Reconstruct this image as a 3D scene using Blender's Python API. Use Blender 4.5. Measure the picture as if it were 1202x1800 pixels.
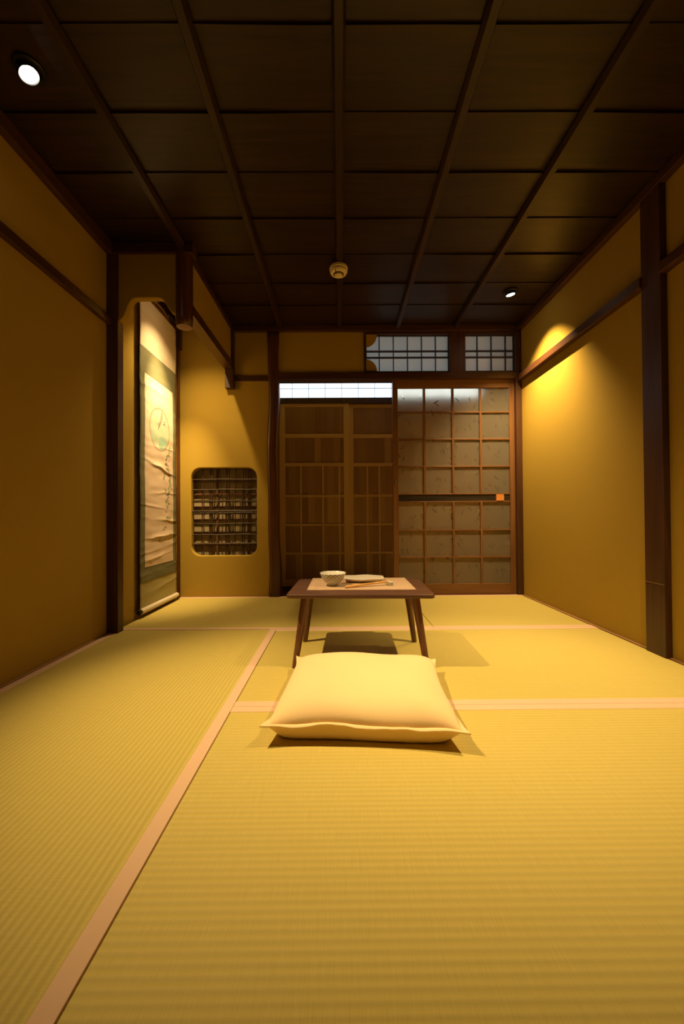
import bpy, bmesh, math, random
from mathutils import Vector, Matrix, noise

random.seed(7)
SC = bpy.context.scene
for o in list(bpy.data.objects):
    bpy.data.objects.remove(o)
COL = SC.collection
PI = math.pi

# ------------------------------------------------------------------ camera
F_PX, PITCH, YAW, ROLL = 684.06, 0.0108, 0.0048, 0.0064
EYE = Vector((0, 0, 0.63))
cp, sp, cy, sy = math.cos(PITCH), math.sin(PITCH), math.cos(YAW), math.sin(YAW)
fw = Vector((sy * cp, cy * cp, sp)); rt = Vector((cy, -sy, 0)); up = rt.cross(fw)
cr, sr = math.cos(ROLL), math.sin(ROLL)
rt2 = cr * rt - sr * up; up2 = sr * rt + cr * up
cam_d = bpy.data.cameras.new('camera'); cam = bpy.data.objects.new('camera', cam_d); COL.objects.link(cam)
cam.matrix_world = Matrix(((rt2.x, up2.x, -fw.x, EYE.x), (rt2.y, up2.y, -fw.y, EYE.y),
                           (rt2.z, up2.z, -fw.z, EYE.z), (0, 0, 0, 1)))
cam_d.sensor_fit = 'VERTICAL'; cam_d.sensor_height = 36.0; cam_d.sensor_width = 24.0
cam_d.lens = F_PX / 1800 * 36.0
cam_d.clip_start = 0.02; cam_d.clip_end = 60
SC.camera = cam

# ------------------------------------------------------------------ world, exposure, light settings
w = bpy.data.worlds.new('world'); SC.world = w; w.use_nodes = True
w.node_tree.nodes['Background'].inputs[0].default_value = (0.5, 0.6, 0.8, 1)
w.node_tree.nodes['Background'].inputs[1].default_value = 0.01
SC.view_settings.view_transform = 'Standard'; SC.view_settings.look = 'None'
SC.view_settings.exposure = 0.0; SC.view_settings.gamma = 1.0; SC.view_settings.use_curve_mapping = False

WARM = (1.0, 0.70, 0.33)
# name: (lens position, aim point, watts, cone degrees, blend)
LIGHTS = {
    'front_left':  ((-1.032, 1.294, 2.112), (-0.17, 1.35, 0.0), 238, 58, 1.0),
    'front_right': ((1.19, 1.25, 2.120), (0.70, 1.42, 0.0), 222, 60, 1.0),
    'back_right':  ((1.16, 2.605, 2.112), (1.38, 2.72, 0.80), 210, 93, 1.0),
    'alcove':      ((-1.00, 2.55, 2.095), (-1.24, 2.83, 1.02), 185, 49, 1.0),
}
# wide soft spill of the same alcove lamp around its narrow core: aim, watts, cone, blend
SPILL = {'alcove': ((-1.04, 2.80, 0.75), 48, 112, 1.0),
}
WINDOW_GLOW = 1.85      # daylight on the far paper transom


# ------------------------------------------------------------------ helpers
def tag(o, label=None, cat=None, group=None, kind=None):
    if label: o['label'] = label
    if cat: o['category'] = cat
    if group: o['group'] = group
    if kind: o['kind'] = kind
    return o


def link(name, mesh, mats, parent=None, smooth=False, bevel=0.0, subsurf=0):
    o = bpy.data.objects.new(name, mesh); COL.objects.link(o)
    for m in (mats if isinstance(mats, (list, tuple)) else [mats]):
        mesh.materials.append(m)
    if smooth:
        for p in mesh.polygons: p.use_smooth = True
    if parent: o.parent = parent
    if bevel:
        b = o.modifiers.new('bevel', 'BEVEL'); b.width = bevel; b.segments = 2; b.limit_method = 'ANGLE'; b.angle_limit = 0.7
    if subsurf:
        s = o.modifiers.new('sub', 'SUBSURF'); s.levels = subsurf; s.render_levels = subsurf
    return o


class MB:
    def __init__(self): self.bm = bmesh.new()

    def box(self, x0, x1, y0, y1, z0, z1, mi=0):
        vs = [self.bm.verts.new((x, y, z)) for x in (x0, x1) for y in (y0, y1) for z in (z0, z1)]
        for q in ((0, 1, 3, 2), (4, 6, 7, 5), (0, 4, 5, 1), (2, 3, 7, 6), (0, 2, 6, 4), (1, 5, 7, 3)):
            f = self.bm.faces.new([vs[i] for i in q]); f.material_index = mi
        return self

    def loft(self, rings, cap=True, closed=False, mi=0):
        R = [[self.bm.verts.new(p) for p in r] for r in rings]
        n = len(R[0]); m = len(R)
        for i in range(m if closed else m - 1):
            a, b = R[i], R[(i + 1) % m]
            for k in range(n):
                f = self.bm.faces.new((a[k], a[(k + 1) % n], b[(k + 1) % n], b[k])); f.material_index = mi
        if cap and not closed:
            f = self.bm.faces.new(list(reversed(R[0]))); f.material_index = mi
            f = self.bm.faces.new(R[-1]); f.material_index = mi
        return self

    def tube(self, pts, rad, n=10, mi=0, cap=True):
        pts = [Vector(p) for p in pts]
        if not isinstance(rad, (list, tuple)): rad = [rad] * len(pts)
        rings = []; ref = None
        for i, p in enumerate(pts):
            t = (pts[min(i + 1, len(pts) - 1)] - pts[max(i - 1, 0)]).normalized()
            if ref is None:
                ref = Vector((0, 0, 1)) if abs(t.z) < 0.9 else Vector((1, 0, 0))
            a = (ref - t * ref.dot(t)).normalized(); b = t.cross(a); ref = a
            rings.append([p + (a * math.cos(2 * PI * k / n) + b * math.sin(2 * PI * k / n)) * rad[i] for k in range(n)])
        return self.loft(rings, cap, mi=mi)

    def lathe(self, prof, n=40, c=(0, 0, 0), mi=0):
        rings = [[(c[0] + r * math.cos(2 * PI * k / n), c[1] + r * math.sin(2 * PI * k / n), c[2] + z) for k in range(n)]
                 for r, z in prof]
        return self.loft(rings, True, mi=mi)

    def build(self, name, mats, parent=None, **kw):
        bmesh.ops.recalc_face_normals(self.bm, faces=self.bm.faces)
        me = bpy.data.meshes.new(name); self.bm.to_mesh(me); self.bm.free()
        return link(name, me, mats, parent, **kw)


def empty(name, loc, rz=0.0):
    o = bpy.data.objects.new(name, None); COL.objects.link(o)
    o.location = loc; o.rotation_euler = (0, 0, rz); o.empty_display_size = 0.05
    return o


def poly_plate(name, loops, depth, mats, origin, axes, bevel=0.0, parent=None, res=3):
    """A plate cut to 2-D loops (outer first, then holes), `depth` thick, through a filled curve."""
    cu = bpy.data.curves.new(name, 'CURVE'); cu.dimensions = '2D'; cu.fill_mode = 'BOTH'
    cu.extrude = depth / 2 - bevel; cu.bevel_depth = bevel; cu.bevel_resolution = res
    cu.offset = -bevel
    for L in loops:
        s = cu.splines.new('POLY'); s.points.add(len(L) - 1); s.use_cyclic_u = True
        for p, q in zip(s.points, L): p.co = (q[0], q[1], 0, 1)
    tmp = bpy.data.objects.new('tmp', cu); COL.objects.link(tmp)
    dg = bpy.context.evaluated_depsgraph_get(); dg.update()
    me = bpy.data.meshes.new_from_object(tmp.evaluated_get(dg))
    bpy.data.objects.remove(tmp); bpy.data.curves.remove(cu)
    u, v = Vector(axes[0]), Vector(axes[1]); n = u.cross(v)
    M = Matrix(((u.x, v.x, n.x, origin[0]), (u.y, v.y, n.y, origin[1]), (u.z, v.z, n.z, origin[2]), (0, 0, 0, 1)))
    me.transform(M); me.materials.clear()
    bm = bmesh.new(); bm.from_mesh(me)
    bmesh.ops.remove_doubles(bm, verts=bm.verts, dist=1e-5)
    bmesh.ops.recalc_face_normals(bm, faces=bm.faces); bm.to_mesh(me); bm.free()
    me.name = name
    return link(name, me, mats, parent)


def rrect(x0, x1, y0, y1, r, n=8):
    pts = []
    for cx, cy_, a0 in ((x1 - r, y1 - r, 0), (x0 + r, y1 - r, PI / 2), (x0 + r, y0 + r, PI), (x1 - r, y0 + r, 1.5 * PI)):
        for i in range(n + 1):
            a = a0 + PI / 2 * i / n
            pts.append((cx + r * math.cos(a), cy_ + r * math.sin(a)))
    return pts


# ------------------------------------------------------------------ materials
class NT:
    def __init__(self, name):
        self.m = bpy.data.materials.new(name); self.m.use_nodes = True
        self.t = self.m.node_tree; self.b = self.t.nodes['Principled BSDF']

    def n(self, kind, **kw):
        nd = self.t.nodes.new(kind)
        for k, v in kw.items(): setattr(nd, k, v)
        return nd

    def l(self, a, b): self.t.links.new(a, b)

    def coord(self, scale=(1, 1, 1), rot=(0, 0, 0)):
        tc = self.n('ShaderNodeTexCoord'); mp = self.n('ShaderNodeMapping')
        mp.inputs['Scale'].default_value = scale; mp.inputs['Rotation'].default_value = rot
        self.l(tc.outputs['Object'], mp.inputs[0]); return mp.outputs[0]

    def noise(self, vec, scale=5, detail=4, rough=0.55, dist=0.0):
        nd = self.n('ShaderNodeTexNoise'); nd.inputs['Scale'].default_value = scale
        nd.inputs['Detail'].default_value = detail; nd.inputs['Roughness'].default_value = rough
        nd.inputs['Distortion'].default_value = dist
        self.l(vec, nd.inputs['Vector']); return nd.outputs['Fac']

    def ramp(self, fac, stops):
        nd = self.n('ShaderNodeValToRGB'); cr_ = nd.color_ramp
        while len(cr_.elements) < len(stops): cr_.elements.new(0.5)
        for e, (p, c) in zip(cr_.elements, stops): e.position = p; e.color = (*c, 1)
        self.l(fac, nd.inputs[0]); return nd.outputs[0]

    def math(self, op, a, b=None, c=None):
        nd = self.n('ShaderNodeMath', operation=op)
        for i, v in enumerate((a, b, c)):
            if v is None: continue
            if isinstance(v, (int, float)): nd.inputs[i].default_value = v
            else: self.l(v, nd.inputs[i])
        return nd.outputs[0]

    def bump(self, h, strength=0.3, dist=0.002):
        nd = self.n('ShaderNodeBump'); nd.inputs['Strength'].default_value = strength
        nd.inputs['Distance'].default_value = dist
        self.l(h, nd.inputs['Height']); self.l(nd.outputs[0], self.b.inputs['Normal']); return nd

    def mix(self, f, a, b, blend='MIX'):
        nd = self.n('ShaderNodeMix', data_type='RGBA', blend_type=blend)
        for i, v in ((0, f), (6, a), (7, b)):
            if isinstance(v, (int, float)): nd.inputs[i].default_value = v
            elif isinstance(v, tuple): nd.inputs[i].default_value = (*v, 1)
            else: self.l(v, nd.inputs[i])
        return nd.outputs[2]

    def base(self, s): self.l(s, self.b.inputs['Base Color'])

    def rough(self, v): self.b.inputs['Roughness'].default_value = v


def flat(name, col, rough=0.5, metallic=0.0):
    t = NT(name); t.b.inputs['Base Color'].default_value = (*col, 1); t.rough(rough)
    t.b.inputs['Metallic'].default_value = metallic
    v = t.noise(t.coord((1, 1, 1)), 40, 2)
    t.base(t.mix(t.math('MULTIPLY', v, 0.15), col, tuple(c * 0.7 for c in col)))
    return t.m


def wood(name, dark, light, axis='z', rough=0.45, grain=1.0, ring=0.0):
    t = NT(name)
    s = {'x': (0.6, 9, 9), 'y': (9, 0.6, 9), 'z': (9, 9, 0.6)}[axis]
    s2 = {'x': (2, 60, 60), 'y': (60, 2, 60), 'z': (60, 60, 2)}[axis]
    a = t.noise(t.coord(s), 1.6 * grain, 5, 0.6, 1.2 + ring); b = t.noise(t.coord(s2), 2.2 * grain, 3)
    f = t.math('ADD', t.math('MULTIPLY', a, 0.75), t.math('MULTIPLY', b, 0.25))
    t.base(t.ramp(f, [(0.32, dark), (0.68, light)])); t.rough(rough)
    t.bump(f, 0.25, 0.0015)
    return t.m


def plaster(name, col):
    t = NT(name); v = t.coord((1, 1, 1))
    a = t.noise(v, 1.7, 4); b = t.noise(v, 260, 3, 0.7)
    c = t.mix(t.math('MULTIPLY', a, 0.35), col, tuple(x * 0.8 for x in col))
    # a few small scuffs, with a shape of their own
    sc = t.noise(t.coord((3.0, 3.0, 1.4)), 2.1, 6, 0.7, 0.6)
    sc = t.ramp(sc, [(0.68, (0, 0, 0)), (0.76, (1, 1, 1))])
    t.base(t.mix(t.math('MULTIPLY', sc, 0.16), c, tuple(x * 0.62 for x in col)))
    t.rough(0.9); t.b.inputs['Specular IOR Level'].default_value = 0.12
    t.bump(b, 0.35, 0.0008); return t.m


def tatami(name, axis):
    """igusa weave, ribs 15 mm apart, running along `axis`"""
    t = NT(name); tc = t.n('ShaderNodeTexCoord'); sx = t.n('ShaderNodeSeparateXYZ'); t.l(tc.outputs['Object'], sx.inputs[0])
    across = sx.outputs['Y' if axis == 'x' else 'X']
    along = sx.outputs['X' if axis == 'x' else 'Y']
    rib = t.math('SINE', t.math('MULTIPLY', across, 2 * PI / 0.0150))
    rib01 = t.math('MULTIPLY_ADD', rib, 0.5, 0.5)
    straw = t.noise(t.coord((220, 6, 1) if axis == 'x' else (6, 220, 1)), 3, 3, 0.6)   # rush stems lie across the ribs
    big = t.noise(t.coord((1.2, 1.2, 1)), 1.5, 3)
    rowv = t.noise(t.coord((0.6, 66, 1) if axis == 'x' else (66, 0.6, 1)), 1.0, 2)
    base = t.ramp(straw, [(0.25, (0.58, 0.450, 0.115)), (0.75, (0.70, 0.550, 0.165))])
    base = t.mix(t.math('MULTIPLY', t.math('SUBTRACT', 1.0, rib01), 0.5 if axis == 'y' else 0.26), base, (0.38, 0.29, 0.05))
    base = t.mix(t.math('MULTIPLY', rowv, 0.25), base, (0.50, 0.42, 0.10))
    base = t.mix(t.math('MULTIPLY', big, 0.35), base, (0.50, 0.43, 0.085))
    t.base(base); t.rough(0.62); t.b.inputs['Specular IOR Level'].default_value = 0.25
    hgt = t.math('ADD', t.math('MULTIPLY', rib01, 1.0), t.math('MULTIPLY', straw, 0.35))
    t.bump(hgt, 0.6, 0.0016); return t.m


def fabric(name, col, dark, scale=500, bump=0.3, rough=0.9, sheen=0.2):
    t = NT(name); a = t.noise(t.coord((1, 1, 1)), scale, 2, 0.6); b = t.noise(t.coord((1, 1, 1)), 6, 3)
    t.base(t.mix(t.math('MULTIPLY', t.math('ADD', a, b), 0.3), col, dark))
    t.rough(rough); t.b.inputs['Sheen Weight'].default_value = sheen
    t.bump(a, bump, 0.001); return t.m


M = {}
M['plaster'] = plaster('ochre_plaster', (0.43, 0.285, 0.042))
M['post_z'] = wood('dark_post_wood', (0.030, 0.011, 0.005), (0.095, 0.036, 0.012), 'z', 0.42)
M['rail_y'] = wood('dark_rail_wood_y', (0.035, 0.013, 0.005), (0.11, 0.042, 0.014), 'y', 0.38)
M['rail_x'] = wood('dark_rail_wood_x', (0.030, 0.011, 0.005), (0.09, 0.034, 0.012), 'x', 0.42)
M['log'] = wood('polished_log', (0.05, 0.017, 0.006), (0.14, 0.05, 0.016), 'z', 0.28)
M['endgrain'] = wood('sawn_end_wood', (0.18, 0.09, 0.03), (0.30, 0.16, 0.06), 'x', 0.6)
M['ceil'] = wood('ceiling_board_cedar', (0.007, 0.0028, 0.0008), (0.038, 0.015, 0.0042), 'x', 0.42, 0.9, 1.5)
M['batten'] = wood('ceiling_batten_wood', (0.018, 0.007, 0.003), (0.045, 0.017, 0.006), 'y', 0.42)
M['door_wood'] = wood('sliding_door_wood', (0.135, 0.054, 0.015), (0.25, 0.112, 0.032), 'z', 0.42)
M['door_wood_x'] = wood('sliding_door_rail_wood', (0.135, 0.054, 0.015), (0.25, 0.112, 0.032), 'x', 0.42)
M['band'] = wood('dark_band_wood', (0.012, 0.010, 0.008), (0.05, 0.033, 0.02), 'x', 0.35, 1.0, 2.0)
M['tagwood'] = wood('orange_pull_wood', (0.50, 0.19, 0.04), (0.75, 0.30, 0.07), 'x', 0.45)
M['cedar_rail'] = wood('cedar_frame', (0.54, 0.35, 0.14), (0.68, 0.46, 0.19), 'z', 0.55)
M['cedar_rail_x'] = wood('cedar_frame_rail', (0.54, 0.35, 0.14), (0.68, 0.46, 0.19), 'x', 0.55)
M['walnut'] = wood('walnut', (0.062, 0.025, 0.010), (0.135, 0.056, 0.021), 'x', 0.42, 1.6)
M['walnut_z'] = wood('walnut_leg', (0.085, 0.031, 0.011), (0.17, 0.066, 0.024), 'z', 0.38, 1.6)
M['skirt'] = wood('light_edge_wood', (0.26, 0.13, 0.05), (0.42, 0.22, 0.09), 'y', 0.5)
M['subfloor'] = flat('dark_subfloor', (0.05, 0.03, 0.012), 0.8)
M['straw'] = flat('straw_floor', (0.45, 0.36, 0.09), 0.8)
M['passfloor'] = wood('passage_floor_wood', (0.03, 0.015, 0.006), (0.08, 0.04, 0.015), 'x', 0.4)
M['passwall'] = flat('passage_plaster', (0.35, 0.27, 0.14), 0.9)
M['tat_x'] = tatami('tatami_weave_x', 'x'); M['tat_y'] = tatami('tatami_weave_y', 'y')
M['hem'] = fabric('pink_beige_border_cloth', (0.78, 0.53, 0.34), (0.64, 0.40, 0.24), 700, 0.3)
M['cushion'] = fabric('yellow_cotton', (0.93, 0.70, 0.36), (0.84, 0.56, 0.24), 420, 0.35, 0.9, 0.15)
M['matcloth'] = None
M['porcelain'] = flat('white_porcelain', (0.82, 0.80, 0.72), 0.18)
M['plate'] = flat('cream_stoneware', (0.78, 0.70, 0.56), 0.35)
M['celadon'] = flat('pale_celadon', (0.50, 0.52, 0.38), 0.2)
M['chop'] = wood('bamboo_chopstick', (0.55, 0.27, 0.06), (0.78, 0.43, 0.11), 'x', 0.35)
M['plastic'] = flat('cream_plastic', (0.80, 0.68, 0.42), 0.45)
M['slot'] = flat('dark_slot', (0.06, 0.035, 0.015), 0.7)
M['metal'] = flat('black_metal', (0.03, 0.03, 0.03), 0.4, 0.6)
M['steel'] = flat('aged_steel', (0.35, 0.32, 0.27), 0.35, 0.9)
M['bamboo'] = wood('dark_bamboo', (0.022, 0.011, 0.005), (0.07, 0.034, 0.013), 'z', 0.4)
M['bamboo_x'] = wood('dark_bamboo_cross', (0.025, 0.016, 0.007), (0.09, 0.052, 0.022), 'x', 0.4)
M['muntin'] = flat('dark_muntin', (0.035, 0.017, 0.008), 0.5)
M['muntin_red'] = wood('reddish_muntin', (0.10, 0.042, 0.014), (0.18, 0.08, 0.028), 'z', 0.5)
M['backpaper'] = flat('aged_paper', (0.34, 0.26, 0.13), 0.9)

t = NT('slub_placemat'); v = t.coord((1, 1, 1))
a = t.noise(t.coord((25, 420, 1)), 1.5, 3); b = t.noise(t.coord((420, 25, 1)), 1.5, 3)
h = t.math('ADD', a, b)
t.base(t.ramp(t.math('MULTIPLY', h, 0.5), [(0.35, (0.38, 0.245, 0.14)), (0.65, (0.66, 0.46, 0.29))]))
t.rough(0.9); t.bump(h, 0.5, 0.001); M['matcloth'] = t.m

# planks of the far doors: one tint per board
t = NT('cedar_planks'); tc = t.n('ShaderNodeTexCoord'); sx = t.n('ShaderNodeSeparateXYZ'); t.l(tc.outputs['Object'], sx.inputs[0])
cell = t.math('FLOOR', t.math('MULTIPLY', sx.outputs['X'], 1 / 0.058))
rowc = t.math('FLOOR', t.math('MULTIPLY', t.math('SUBTRACT', sx.outputs['Z'], 0.03), 1 / 0.27))
wn = t.n('ShaderNodeTexWhiteNoise', noise_dimensions='2D'); cb = t.n('ShaderNodeCombineXYZ')
t.l(cell, cb.inputs[0]); t.l(rowc, cb.inputs[1]); t.l(cb.outputs[0], wn.inputs['Vector'])
g = t.noise(t.coord((60, 60, 2)), 2, 4)
c = t.ramp(wn.outputs['Value'], [(0.0, (0.31, 0.165, 0.058)), (0.5, (0.38, 0.21, 0.075)), (0.85, (0.47, 0.28, 0.10)), (1.0, (0.58, 0.38, 0.145))])
t.base(t.mix(t.math('MULTIPLY', g, 0.6), c, (0.16, 0.07, 0.024)))
edge = t.math('FRACT', t.math('MULTIPLY', sx.outputs['X'], 1 / 0.058))
t.rough(0.5); t.bump(g, 0.2, 0.001); M['planks'] = t.m

# paper of the shoji transoms: lets the passage daylight through
t = NT('shoji_paper'); v = t.noise(t.coord((1, 1, 1)), 90, 4, 0.7)
col = t.mix(t.math('MULTIPLY', v, 0.25), (0.80, 0.78, 0.73), (0.70, 0.67, 0.60))
df = t.n('ShaderNodeBsdfDiffuse'); tl = t.n('ShaderNodeBsdfTranslucent'); mx = t.n('ShaderNodeMixShader')
t.l(col, df.inputs[0]); t.l(col, tl.inputs[0]); mx.inputs[0].default_value = 0.62
t.l(df.outputs[0], mx.inputs[1]); t.l(tl.outputs[0], mx.inputs[2])
t.l(mx.outputs[0], t.t.nodes['Material Output'].inputs[0]); M['paper'] = t.m

t = NT('daylit_paper'); em = t.n('ShaderNodeEmission'); v = t.noise(t.coord((1, 1, 1)), 12, 3)
t.l(t.mix(v, (0.74, 0.87, 1.0), (0.78, 0.90, 1.0)), em.inputs[0]); em.inputs[1].default_value = WINDOW_GLOW
t.l(em.outputs[0], t.t.nodes['Material Output'].inputs[0]); M['daylit'] = t.m

# figured frosted glass: scattered slim leaf marks pressed into it
t = NT('figured_glass')
t.b.inputs['Base Color'].default_value = (0.80, 0.80, 0.78, 1)
t.b.inputs['Transmission Weight'].default_value = 0.90
t.b.inputs['IOR'].default_value = 1.25
hs = None
for k, (rot, off) in enumerate(((0.5, 0.0), (-0.7, 3.1), (1.35, 7.7), (-1.2, 11.3))):
    mp = t.n('ShaderNodeMapping'); tc = t.n('ShaderNodeTexCoord'); t.l(tc.outputs['Object'], mp.inputs[0])
    mp.inputs['Rotation'].default_value = (0, rot, 0)
    m2 = t.n('ShaderNodeMapping'); t.l(mp.outputs[0], m2.inputs[0])
    m2.inputs['Scale'].default_value = (9.5, 0.001, 58); m2.inputs['Location'].default_value = (off, 0, off * 1.7)
    vo = t.n('ShaderNodeTexVoronoi'); vo.inputs['Scale'].default_value = 1.0; t.l(m2.outputs[0], vo.inputs['Vector'])
    vo.inputs['Randomness'].default_value = 1.0
    sel = t.n('ShaderNodeSeparateColor'); t.l(vo.outputs['Color'], sel.inputs[0])
    pick = t.math('GREATER_THAN', sel.outputs[0], 0.86)
    d = t.math('MULTIPLY', pick, t.ramp(vo.outputs['Distance'], [(0.20, (1, 1, 1)), (0.30, (0, 0, 0))]))
    hs = d if hs is None else t.math('MAXIMUM', hs, d)
fine = t.noise(t.coord((1, 1, 1)), 180, 2)
t.l(t.math('MULTIPLY_ADD', hs, -0.30, 0.42), t.b.inputs['Roughness'])
t.base(t.mix(t.math('MULTIPLY', hs, 0.16), (0.84, 0.76, 0.60), (0.40, 0.34, 0.24)))
t.bump(t.math('ADD', hs, t.math('MULTIPLY', fine, 0.25)), 0.35, 0.0012); M['glass'] = t.m

# scroll materials
def silk(name, c1, c2, sc=30):
    t = NT(name); a = t.noise(t.coord((2, 2, 60)), 3, 4); b = t.noise(t.coord((1, 1, 1)), sc, 3)
    t.base(t.mix(t.math('MULTIPLY', t.math('ADD', a, b), 0.5), c1, c2)); t.rough(0.75); t.bump(a, 0.3, 0.002)
    return t.m
M['scroll_top'] = silk('cream_mounting_silk', (0.72, 0.62, 0.45), (0.62, 0.52, 0.36))
M['scroll_green'] = silk('olive_mounting_silk', (0.20, 0.19, 0.085), (0.13, 0.125, 0.06))
M['scroll_foot'] = silk('gold_green_mounting_silk', (0.46, 0.40, 0.17), (0.34, 0.29, 0.11))

t = NT('scroll_painting'); tc = t.n('ShaderNodeTexCoord'); sx = t.n('ShaderNodeSeparateXYZ'); t.l(tc.outputs['Object'], sx.inputs[0])
paper = t.mix(t.noise(t.coord((1, 1, 1)), 7, 4), (0.80, 0.64, 0.46), (0.70, 0.52, 0.36))
dy = t.math('SUBTRACT', sx.outputs['Y'], 0.0); dz = t.math('SUBTRACT', sx.outputs['Z'], 1.22)
wob = t.noise(t.coord((1, 1, 1)), 9, 2)
r = t.math('SQRT', t.math('ADD', t.math('POWER', t.math('ABSOLUTE', dy), 2.0), t.math('POWER', t.math('ABSOLUTE', dz), 2.0)))
r = t.math('ADD', r, t.math('MULTIPLY', wob, 0.02))
inside = t.ramp(r, [(0.150, (1, 1, 1)), (0.165, (0, 0, 0))])
outline = t.ramp(r, [(0.148, (0, 0, 0)), (0.156, (1, 1, 1)), (0.166, (0, 0, 0))])
wash = t.ramp(t.noise(t.coord((1, 1, 1)), 6, 3), [(0.35, (0.72, 0.62, 0.44)), (0.5, (0.36, 0.52, 0.34)), (0.65, (0.26, 0.50, 0.46))])
low = t.ramp(t.math('ADD', t.math('MULTIPLY', dz, -3.0), 0.5), [(0.25, (0.25, 0.25, 0.25)), (0.75, (1, 1, 1))])
cc = t.mix(t.math('MULTIPLY', inside, low), paper, wash)
cc = t.mix(t.math('MULTIPLY', outline, 0.9), cc, (0.36, 0.20, 0.14))
t.base(cc); t.rough(0.85); M['painting'] = t.m
M['ink_green'] = flat('leaf_green_pigment', (0.26, 0.34, 0.15), 0.85)
M['ink_dark'] = flat('grey_ink', (0.16, 0.13, 0.10), 0.85)
M['ink_violet'] = flat('violet_pigment', (0.30, 0.24, 0.42), 0.85)

t = NT('lattice_glaze'); tc = t.n('ShaderNodeTexCoord'); sx = t.n('ShaderNodeSeparateXYZ'); t.l(tc.outputs['Object'], sx.inputs[0])
ang = t.math('ARCTAN2', sx.outputs['Y'], sx.outputs['X']); z = sx.outputs['Z']
A = t.math('ABSOLUTE', t.math('SINE', t.math('ADD', t.math('MULTIPLY', ang, 9.0), t.math('MULTIPLY', z, 230))))
B = t.math('ABSOLUTE', t.math('SINE', t.math('SUBTRACT', t.math('MULTIPLY', ang, 9.0), t.math('MULTIPLY', z, 230))))
ln = t.ramp(t.math('MINIMUM', A, B), [(0.28, (1, 1, 1)), (0.50, (0, 0, 0))])
t.base(t.mix(t.math('MULTIPLY', ln, 0.8), (0.78, 0.77, 0.66), (0.14, 0.19, 0.09))); t.rough(0.2); M['bowl_out'] = t.m

def glow(name, strength):
    t = NT(name); em = t.n('ShaderNodeEmission'); em.inputs[0].default_value = (1, 0.90, 0.70, 1); em.inputs[1].default_value = strength
    t.l(em.outputs[0], t.t.nodes['Material Output'].inputs[0]); return t.m
M['lens'] = glow('lit_lens', 22); M['lens_dim'] = glow('lit_lens_recessed', 12)


# ================================================================== the setting
XL, XR, YB, YF = -1.275, 1.445, 3.085, -0.95
XA = -1.285                      # alcove side wall
ZC = 2.14                        # ceiling boards
def struct(o, label, cat): return tag(o, label, cat, kind='structure')

struct(MB().box(-1.6, 1.7, YF, YB + 0.01, -0.12, -0.052).build('floor', M['subfloor']), 'dark floor boards beneath the straw mats of the room', 'floor')
tag(MB().box(XL + 0.004, XR - 0.004, YF + .01, 0.405, -0.05, -0.001).build('floor', M['straw']), 'plain straw floor nearest the camera, behind the mats in view', 'floor', kind='structure')

struct(MB().box(XL - 0.08, XL, YF, 2.19, -0.05, 2.2).build('wall_left', M['plaster']), 'long ochre plaster wall on the left below dark ceiling', 'wall')
struct(MB().box(XA - 0.08, XA, 2.19, YB + 0.05, -0.05, 2.2).build('wall_alcove', M['plaster']), 'ochre side wall of the alcove behind the hanging scroll', 'wall')
struct(MB().box(XR, XR + 0.08, YF, YB + 0.05, -0.05, 2.2).build('wall_right', M['plaster']), 'long ochre plaster wall on the right, lit by a downlight', 'wall')
struct(MB().box(XL - 0.08, XR + 0.08, YF - 0.08, YF, -0.05, 2.2).build('wall_front', M['plaster']), 'ochre wall behind the viewer', 'wall')

# back wall: alcove section with a rounded window hole, plus the panel over the doors
hole = rrect(-1.178, -0.658, 0.325, 1.019, 0.075)
poly_plate('wall_back', [[(XA, -0.05), (-0.50, -0.05), (-0.50, 2.2), (XA, 2.2)], hole], 0.06, M['plaster'],
           (0, YB + 0.03, 0), ((1, 0, 0), (0, 0, 1)), bevel=0.008)
wb = bpy.data.objects['wall_back']; struct(wb, 'ochre alcove back wall with a rounded lattice window opening', 'wall')
pan = MB().box(-0.50, 0.205, YB, YB + 0.06, 1.755, 2.2).box(0.205, 1.44, YB, YB + 0.06, 2.094, 2.2).build('wall_over_doors', M['plaster'])
struct(pan, 'small ochre plaster panel above the plank doors and lintel', 'wall')

# ceiling: overlapping boards laid across the room, battens beneath
cb_ = MB(); laps = [-0.95, -0.68, -0.42, -0.15, 0.12, 0.39, 0.65, 0.91, 1.173, 1.435, 1.69, 1.954, 2.227, 2.505, 2.765, 3.14]
for a, b in zip(laps[:-1], laps[1:]):
    n = 14; rings = []
    xs = [XL - 0.05 + (XR + 0.1 - XL) * i / n for i in range(n + 1)]
    for x in xs:
        wv = 0.0025 * math.sin(x * 3.1 + a * 9) + 0.0015 * math.sin(x * 8 + a * 5)
        rings.append([(x, a + 0.003, ZC - 0.003 + wv), (x, b + 0.02, ZC + 0.005 + wv * .3), (x, b + 0.02, ZC + 0.019 + wv * .3), (x, a + 0.003, ZC + 0.012 + wv)])
    cb_.loft(rings)
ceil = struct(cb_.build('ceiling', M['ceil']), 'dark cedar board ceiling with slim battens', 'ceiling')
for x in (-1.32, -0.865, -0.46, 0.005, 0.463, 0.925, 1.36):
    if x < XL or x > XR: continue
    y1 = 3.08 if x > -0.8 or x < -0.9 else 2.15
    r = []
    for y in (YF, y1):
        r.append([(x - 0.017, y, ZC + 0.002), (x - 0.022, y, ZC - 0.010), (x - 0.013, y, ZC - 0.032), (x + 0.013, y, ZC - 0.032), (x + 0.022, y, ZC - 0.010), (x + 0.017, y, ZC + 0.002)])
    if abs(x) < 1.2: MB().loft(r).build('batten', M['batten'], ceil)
struct(MB().box(-1.6, 1.8, YF - .1, 4.0, 2.2, 2.24).build('ceiling', M['subfloor']), 'hidden roof deck above the ceiling boards', 'ceiling')

def trim(n, mb, mat, label, bevel=0.002, cat='trim'):
    return struct(mb.build('trim_%d' % n, mat, bevel=bevel), label, cat)

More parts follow.
